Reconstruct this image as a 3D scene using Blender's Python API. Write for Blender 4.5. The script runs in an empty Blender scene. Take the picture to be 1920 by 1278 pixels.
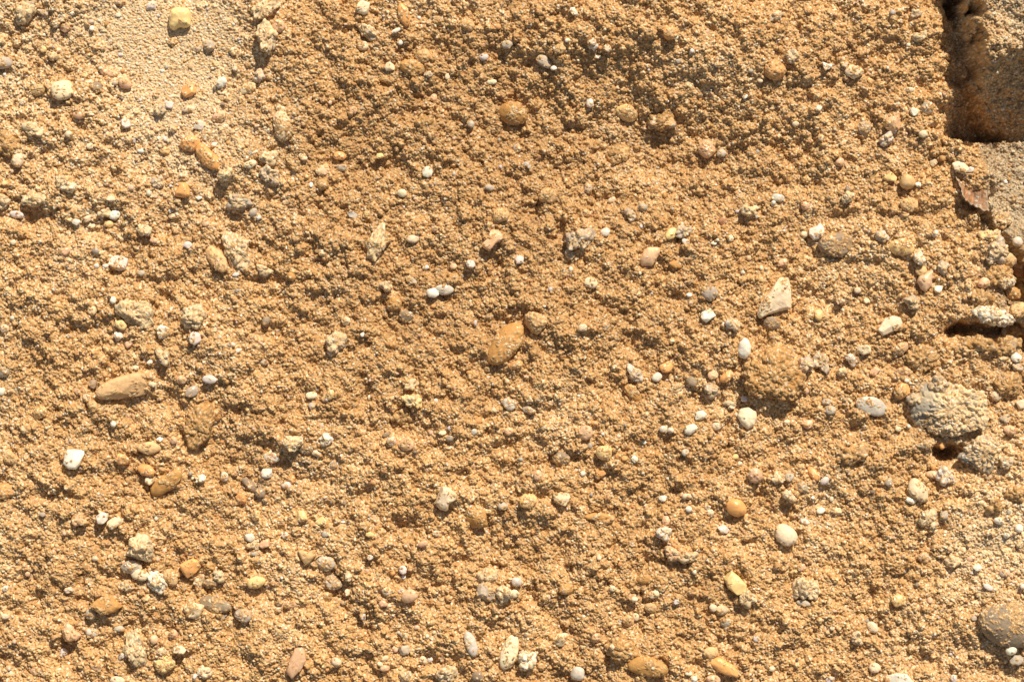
import bpy, math
import numpy as np
from math import radians, pi

# ------------------------------------------------------------------ camera, sky, sun, exposure
S = 0.6 / 1920.0            # metres per unit of the layout (the visible patch is 0.6 m wide)
CX, CY = 960.0, 639.0
CAM_H = 1.5
scene = bpy.context.scene
cam_data = bpy.data.cameras.new("camera")
cam_data.sensor_width = 36.0
cam_data.lens = 36.0 * CAM_H / 0.6
cam_data.clip_start = 0.05
cam_data.clip_end = 500.0
cam = bpy.data.objects.new("camera", cam_data)
cam.location = (0, 0, CAM_H)
scene.collection.objects.link(cam)
scene.camera = cam

SUN_EL = radians(43)
SUN_AZ = radians(20)        # clockwise from +y (the top of the picture)
world = bpy.data.worlds.new("World")
scene.world = world
world.use_nodes = True
wn = world.node_tree
bg = wn.nodes["Background"]
sky = wn.nodes.new("ShaderNodeTexSky")
sky.sky_type = 'NISHITA'
sky.sun_disc = False
sky.sun_elevation = SUN_EL
sky.sun_rotation = SUN_AZ
warm = wn.nodes.new("ShaderNodeVectorMath"); warm.operation = 'MULTIPLY'     # the camera's warm white balance
warm.inputs[1].default_value = (1.08, 0.86, 0.64)
wn.links.new(sky.outputs[0], warm.inputs[0]); wn.links.new(warm.outputs[0], bg.inputs[0])
bg.inputs[1].default_value = 0.10
sl = bpy.data.lights.new("sun", 'SUN')
sl.energy = 4.6
sl.angle = radians(0.5)
sl.color = (1.0, 0.90, 0.73)
sun = bpy.data.objects.new("sun", sl)
sun.rotation_euler = (-(pi / 2 - SUN_EL), 0, -SUN_AZ)
scene.collection.objects.link(sun)
scene.view_settings.view_transform = 'Standard'
scene.view_settings.look = 'None'
scene.view_settings.gamma = 1.0
scene.view_settings.exposure = 0.15

rng = np.random.default_rng(7)
f32 = np.float32

# ------------------------------------------------------------------ noise helpers
def _h(ix, iy, iz, seed):
    n = (ix.astype(np.int64) * 374761393 + iy.astype(np.int64) * 668265263
         + iz.astype(np.int64) * 2147483647 + seed * 1274126177) & 0xffffffff
    n = ((n ^ (n >> 13)) * 1274126177) & 0xffffffff
    n = (n ^ (n >> 16)) & 0xffff
    return n.astype(f32) / 32767.5 - 1.0

def noise2(x, y, lam, seed):
    x = x / lam; y = y / lam
    ix = np.floor(x); iy = np.floor(y)
    fx = (x - ix).astype(f32); fy = (y - iy).astype(f32)
    fx = fx * fx * (3 - 2 * fx); fy = fy * fy * (3 - 2 * fy)
    z = np.zeros(1)
    ix = ix.astype(np.int64); iy = iy.astype(np.int64); z = z.astype(np.int64)
    a = _h(ix, iy, z, seed); b = _h(ix + 1, iy, z, seed)
    c = _h(ix, iy + 1, z, seed); d = _h(ix + 1, iy + 1, z, seed)
    return (a + (b - a) * fx) * (1 - fy) + (c + (d - c) * fx) * fy

def noise3(p, lam, seed):
    q = p / lam
    i = np.floor(q); f = q - i
    f = f * f * (3 - 2 * f)
    i = i.astype(np.int64)
    r = 0
    for dx in (0, 1):
        for dy in (0, 1):
            for dz in (0, 1):
                w = (f[:, 0] if dx else 1 - f[:, 0]) * (f[:, 1] if dy else 1 - f[:, 1]) * (f[:, 2] if dz else 1 - f[:, 2])
                r = r + w * _h(i[:, 0] + dx, i[:, 1] + dy, i[:, 2] + dz, seed)
    return r

def sstep(a, b, x):
    t = np.clip((x - a) / (b - a), 0, 1)
    return t * t * (3 - 2 * t)

def gauss(x, y, cx, cy, rx, ry, ang=0.0):
    c, s = math.cos(radians(ang)), math.sin(radians(ang))
    dx = x - cx; dy = y - cy
    u = (dx * c + dy * s) / rx; v = (-dx * s + dy * c) / ry
    return np.exp(-(u * u + v * v))

# ------------------------------------------------------------------ relief of the sand (layout units)
HUMPS = [  # cx, cy, rx, ry, angle, height
    (1190, 50, 330, 110, 8, 40), (1210, 285, 300, 110, 8, -36), (720, 150, 90, 50, 0, 10),
    (560, 230, 70, 120, 20, 12), (640, 440, 60, 30, 20, 12), (300, 60, 170, 110, 10, -8),
    (420, 640, 90, 60, 0, 16), (400, 830, 60, 60, 0, -14), (160, 330, 90, 50, 10, 14),
    (180, 420, 120, 40, 10, -10), (980, 640, 160, 60, 0, 10), (1130, 660, 80, 40, 0, -8),
    (860, 880, 200, 60, 10, 8), (640, 1120, 24, 110, -25, -18), (1420, 660, 90, 60, 0, 10),
    (1700, 480, 70, 120, 10, 12), (1560, 560, 60, 60, 0, -8), (1380, 330, 120, 50, 0, 10),
    (1250, 820, 120, 40, 0, 8), (1550, 960, 40, 40, 0, -18), (1640, 1120, 30, 70, 0, -14),
    (1800, 1200, 90, 60, 0, -10), (1870, 1260, 50, 40, 0, -28), (1480, 1170, 90, 60, 0, 8),
    (760, 990, 40, 22, 0, -14), (780, 1000, 90, 60, 0, 4), (300, 760, 70, 26, -8, -14),
    (560, 60, 90, 60, 0, 8), (1800, 870, 40, 26, 0, -20), (1780, 846, 26, 14, 0, -34),
    (1880, 980, 60, 40, 0, 6), (60, 400, 24, 34, 0, -16), (400, 380, 80, 60, 0, -6),
    (650, 430, 34, 16, 20, -12), (1060, 860, 60, 20, 0, -10), (1010, 770, 50, 16, 10, -10),
    (1700, 70, 30, 60, 0, -6), (1640, 30, 60, 30, 0, 8), (1480, 350, 60, 30, 0, -10),
]

def macro(x, y):
    h = np.zeros(np.broadcast(x, y).shape, f32)
    for cx, cy, rx, ry, an, a in HUMPS:
        h += a * gauss(x, y, cx, cy, rx, ry, an)
    w = 11 * noise2(x, y, 60, 50) + 9 * noise2(x, y, 26, 51) + 5 * noise2(x, y, 11, 52)
    w2 = 9 * noise2(x, y, 45, 53) + 4 * noise2(x, y, 17, 54)
    # bank of sand at the top right: high shelf, steep face, deep floor
    inside = sstep(1750, 1812, x + w + 20 * noise2(x, y, 34, 57) + 16 * noise2(x, y, 75, 58))
    side = 1 - sstep(1800, 1836, x + 1.6 * w - 0.25 * (y - 60))
    yy = y + 0.8 * w2
    shelf = 98 * (1 - side) - 8 * side - (1.32 - 0.5 * side) * np.clip(yy - 92 - 0.15 * (1880 - x), 0, 165)
    shelf = shelf + side * 95 * (1 - sstep(-30, 0, y)) - 18 * side * sstep(-10, 10, y)  # unseen rise past the top edge, added to cast shade on the bank's left part
    edge = sstep(0, 34, x + w - (1782 + np.clip((y - 262) * 1.15, 0, 75) + np.clip((y - 400) * 0.5, 0, 40)))
    below = 1 - sstep(405, 500, y + w2)
    bank = np.where(y < 262, inside * shelf, edge * (-85) * below)
    h = h + bank
    # broken crack running down the right border
    def gap(cx, cy, rx, ry, an, d):
        return -d * np.exp(-((np.abs(((x + w - cx) * math.cos(radians(an)) + (y + w2 - cy) * math.sin(radians(an))) / rx)) ** 4
                             + (np.abs((-(x + w - cx) * math.sin(radians(an)) + (y + w2 - cy) * math.cos(radians(an))) / ry)) ** 4))
    h = h + gap(1885, 455, 52, 18, 50, 100) + gap(1911, 530, 20, 40, 0, 120) + gap(1852, 624, 80, 15, 5, 60) + gap(1925, 640, 30, 30, 0, 60)
    h = h + gap(1802, 622, 22, 18, -30, 34) + gap(1835, 400, 40, 10, 20, 40) + gap(1780, 848, 26, 11, 5, 45)
    h = h + gap(1790, 10, 14, 30, 0, 70)
    return h

def smoothness(x, y):     # 1 where the sand lies fine, dry and pale
    m = 1.25 * gauss(x, y, 290, 50, 170, 90, 8) + 0.75 * gauss(x, y, 330, 190, 110, 90, 20) + 0.3 * gauss(x, y, 400, 330, 90, 120, 0)
    m = m + 0.6 * sstep(1845, 1875, x) * sstep(250, 290, y) * (1 - sstep(400, 440, y))
    m = m + 0.55 * gauss(x, y, 1890, 1000, 90, 140, 0) + 0.35 * gauss(x, y, 1255, 355, 70, 40, 10)
    m = m + 0.25 * noise2(x, y, 130, 77)
    return np.clip(m, 0, 1)

def base(x, y):
    sm = smoothness(x, y)
    rough = 1 - 0.9 * sm
    bankface = sstep(1785, 1815, x) * (1 - sstep(255, 280, y))
    rough = rough * (1 - 0.15 * bankface)
    h = macro(x, y)
    h = h + 9 * noise2(x, y, 150, 1)
    h = h + rough * (10 * noise2(x, y, 62, 2) + 9 * noise2(x, y, 31, 3) + 6.5 * noise2(x, y, 15, 4) + 3.6 * noise2(x, y, 8, 5))
    return h.astype(f32)

# dense rectangle
D = 1.05
X0, X1, Y0, Y1 = -200.0, 2120.0, -160.0, 1440.0
NX = int((X1 - X0) / D) + 1
NY = int((Y1 - Y0) / D) + 1
gx = X0 + D * np.arange(NX); gy = Y0 + D * np.arange(NY)
GX, GY = np.meshgrid(gx, gy)
B = base(GX, GY)
SMO = smoothness(GX, GY).astype(f32)

def splat(H, ID, xs, ys, zs, rs, sq, ids):
    Hf = H.ravel(); If = ID.ravel()
    order = np.argsort(rs)
    for chunk in np.array_split(order, 6):
        x, y, z, r, q, k = xs[chunk], ys[chunk], zs[chunk], rs[chunk], sq[chunk], ids[chunk]
        n = int(math.ceil(r.max() / D))
        cx = np.round((x - X0) / D).astype(np.int64); cy = np.round((y - Y0) / D).astype(np.int64)
        for j in range(-n, n + 1):
            for i in range(-n, n + 1):
                ii = cx + i; jj = cy + j
                dx = X0 + ii * D - x; dy = Y0 + jj * D - y
                d2 = r * r - dx * dx - dy * dy
                m = (d2 > 0) & (ii >= 0) & (ii < NX) & (jj >= 0) & (jj < NY)
                if not m.any():
                    continue
                idx = jj[m] * NX + ii[m]
                h = (z[m] + q[m] * np.sqrt(d2[m])).astype(f32)
                np.maximum.at(Hf, idx, h)
                w = h >= Hf[idx] - 1e-5
                If[idx[w]] = k[m][w]

def sample(A, x, y):
    i = np.clip(np.round((x - X0) / D).astype(int), 0, NX - 1)
    j = np.clip(np.round((y - Y0) / D).astype(int), 0, NY - 1)
    return A[j, i]

# crumbs of sand, then the grains on them
H = B.copy()
CID = np.zeros(H.shape, np.int32)
nC = 100000
cxs = rng.uniform(X0, X1, nC); cys = rng.uniform(Y0, Y1, nC)
sm = sample(SMO, cxs, cys)
keep = rng.random(nC) > 0.95 * sm
cxs, cys, sm = cxs[keep], cys[keep], sm[keep]
cr = np.clip(rng.lognormal(1.05, 0.36, len(cxs)), 1.9, 7.5)
cz = sample(B, cxs, cys) + cr * rng.uniform(-0.95, 0.35, len(cxs))
splat(H, CID, cxs, cys, cz, cr, np.ones(len(cxs)), np.arange(1, len(cxs) + 1))
H1 = H.copy()
GID = np.zeros(H.shape, np.int32)
nG = 1150000
gxs = rng.uniform(X0, X1, nG); gys = rng.uniform(Y0, Y1, nG)
gr = np.clip(rng.lognormal(0.40, 0.22, nG), 1.1, 3.0)
gz = sample(H1, gxs, gys) + gr * rng.uniform(-0.8, 1.0, nG) * (1 - 0.55 * sample(SMO, gxs, gys))
splat(H, GID, gxs, gys, gz, gr, np.full(nG, 1.2), np.arange(1, nG + 1))

# colours of the grains (in linear light; the hollow's shade is greyed into them)
PAL = np.array([
    (0.570, 0.342, 0.142), (0.500, 0.285, 0.108), (0.640, 0.412, 0.190), (0.425, 0.233, 0.090),
    (0.76, 0.52, 0.27), (0.82, 0.68, 0.46), (0.42, 0.31, 0.20), (0.30, 0.19, 0.11), (0.62, 0.45, 0.34)], f32)
PW = np.array([0.34, 0.25, 0.19, 0.09, 0.06, 0.018, 0.022, 0.015, 0.012])
def grey_at(x, y):    # grey sand: hollow floor, crack, round the broken rock; hollow's shade painted in
    g = 0.85 * sstep(1838, 1862, x) * sstep(245, 275, y) * (1 - sstep(430, 520, y))  # floor's own grey, deepened with painted half-shade
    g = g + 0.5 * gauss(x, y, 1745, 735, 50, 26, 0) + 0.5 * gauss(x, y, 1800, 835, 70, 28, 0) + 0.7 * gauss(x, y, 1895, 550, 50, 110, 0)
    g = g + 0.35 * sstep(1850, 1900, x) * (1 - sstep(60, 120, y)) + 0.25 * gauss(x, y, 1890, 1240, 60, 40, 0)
    g = g + 0.35 * sstep(1770, 1800, x) * (1 - sstep(250, 280, y))  # bank face: its shade put into the grain colour
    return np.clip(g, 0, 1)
def grain_colours(n, pale, grey=None):
    k = rng.choice(len(PAL), n, p=PW / PW.sum())
    c = PAL[k] * rng.uniform(0.86, 1.12, (n, 1)).astype(f32)
    pc = np.array([(0.78, 0.58, 0.34), (0.70, 0.49, 0.26), (0.80, 0.66, 0.46), (0.56, 0.40, 0.24), (0.86, 0.78, 0.64)], f32)
    k2 = rng.choice(5, n, p=[.32, .3, .18, .14, .06])
    t = (rng.random(n) < 0.12 + 0.8 * pale)
    c[t] = pc[k2[t]] * rng.uniform(0.88, 1.1, (t.sum(), 1)).astype(f32)
    if grey is not None:
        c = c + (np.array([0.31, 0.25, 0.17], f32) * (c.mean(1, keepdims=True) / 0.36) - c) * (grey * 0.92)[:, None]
    return c.astype(f32)

def pale_at(x, y):
    p = smoothness(x, y) * 1.15 + 0.16 * noise2(x, y, 90, 91) + 0.25 * sstep(1700, 1900, x) * sstep(500, 900, y)
    p = p + 0.35 * sstep(1825, 1850, x) * (1 - sstep(90, 130, y))
    p = p + 0.25 * (1 - sstep(300, 560, x)) * (1 - sstep(250, 700, y)) + 0.15 * (1 - sstep(0, 200, x))
    return np.clip(p, 0, 1)
damp = 1 - 0.18 * gauss(gxs, gys, 900, 360, 520, 380) + 0.06 * noise2(gxs, gys, 110, 95) + 0.05 * noise2(gxs, gys, 34, 96)
gcol_all = grain_colours(nG, pale_at(gxs, gys), grey_at(gxs, gys)) * damp[:, None] ** np.array([[0.85, 1.0, 1.15]])
gc = np.vstack([np.array([[0.5, 0.27, 0.10]], f32), gcol_all.astype(f32)])
# reddish / yellowish drift of whole crumbs
cj = 1 + 0.10 * rng.standard_normal((len(cxs) + 1, 1)).astype(f32) * np.array([[0.6, 1.0, 1.3]], f32)

# ------------------------------------------------------------------ materials
def mat(name, rough, spec=0.3, sss=0.0, mott=0.25, mscale=900.0, bump=0.25, bscale=2500.0, trans=0.0):
    m = bpy.data.materials.new(name)
    m.use_nodes = True
    nt = m.node_tree; N = nt.nodes; L = nt.links
    p = N["Principled BSDF"]
    at = N.new("ShaderNodeAttribute"); at.attribute_name = "grain_colour"
    tc = N.new("ShaderNodeTexCoord")
    nz = N.new("ShaderNodeTexNoise"); nz.inputs["Scale"].default_value = mscale; nz.inputs["Detail"].default_value = 4
    L.new(tc.outputs["Object"], nz.inputs["Vector"])
    mr = N.new("ShaderNodeMapRange"); mr.inputs["From Min"].default_value = 0.25; mr.inputs["From Max"].default_value = 0.75
    mr.inputs["To Min"].default_value = 1 - mott; mr.inputs["To Max"].default_value = 1 + mott * 0.6
    L.new(nz.outputs["Fac"], mr.inputs["Value"])
    mx = N.new("ShaderNodeVectorMath"); mx.operation = 'SCALE'
    L.new(at.outputs["Color"], mx.inputs[0]); L.new(mr.outputs["Result"], mx.inputs["Scale"])
    L.new(mx.outputs[0], p.inputs["Base Color"])
    rr = N.new("ShaderNodeMapRange"); rr.inputs["To Min"].default_value = max(0.05, rough - 0.2); rr.inputs["To Max"].default_value = min(1, rough + 0.15)
    L.new(nz.outputs["Fac"], rr.inputs["Value"]); L.new(rr.outputs["Result"], p.inputs["Roughness"])
    p.inputs["Specular IOR Level"].default_value = spec
    if sss > 0:
        p.inputs["Subsurface Weight"].default_value = sss
        p.inputs["Subsurface Radius"].default_value = (1.0, 0.6, 0.3)
        p.inputs["Subsurface Scale"].default_value = 0.0025
    if bump > 0:
        n2 = N.new("ShaderNodeTexNoise"); n2.inputs["Scale"].default_value = bscale; n2.inputs["Detail"].default_value = 3
        L.new(tc.outputs["Object"], n2.inputs["Vector"])
        b = N.new("ShaderNodeBump"); b.inputs["Strength"].default_value = bump; b.inputs["Distance"].default_value = 0.0006
        L.new(n2.outputs["Fac"], b.inputs["Height"]); L.new(b.outputs[0], p.inputs["Normal"])
    return m

M = {
    'sand': mat("sand", 0.62, 0.35, mott=0.12, mscale=1400, bump=0.2, bscale=3000),
    'dull': mat("dusty_stone", 0.6, 0.3, mott=0.2, mscale=500, bump=0.35, bscale=1800),
    'waxy': mat("waxy_stone", 0.38, 0.45, sss=0.25, mott=0.15, mscale=260, bump=0.15, bscale=1200),
    'quartz': mat("quartz", 0.25, 0.6, sss=0.6, mott=0.2, mscale=300, bump=0.2, bscale=900),
    'crust': mat("crusted_sand", 0.8, 0.2, mott=0.2, mscale=900, bump=0.4, bscale=2500),
    'rust': mat("rusty_flake", 0.55, 0.5, mott=0.5, mscale=220, bump=0.6, bscale=900),
}

def link_mesh(name, V, F, C, material, smooth=True, tris=False):
    me = bpy.data.meshes.new(name)
    n = len(F); k = F.shape[1]
    me.vertices.add(len(V)); me.vertices.foreach_set("co", V.astype(f32).ravel())
    me.loops.add(n * k); me.loops.foreach_set("vertex_index", F.astype(np.int32).ravel())
    me.polygons.add(n)
    me.polygons.foreach_set("loop_start", (np.arange(n) * k).astype(np.int32))
    me.update(calc_edges=True)
    if k == 4 and not tris:
        me.validate(verbose=False) if len(V) < 200000 else None
    me.polygons.foreach_set("use_smooth", np.full(len(me.polygons), smooth))
    a = me.attributes.new("grain_colour", 'FLOAT_COLOR', 'POINT')
    a.data.foreach_set("color", np.hstack([C, np.ones((len(C), 1))]).astype(f32).ravel())
    me.materials.append(material)
    o = bpy.data.objects.new(name, me)
    scene.collection.objects.link(o)
    return o

def world_xy(x, y):
    return (x - CX) * S, (CY - y) * S

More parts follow.
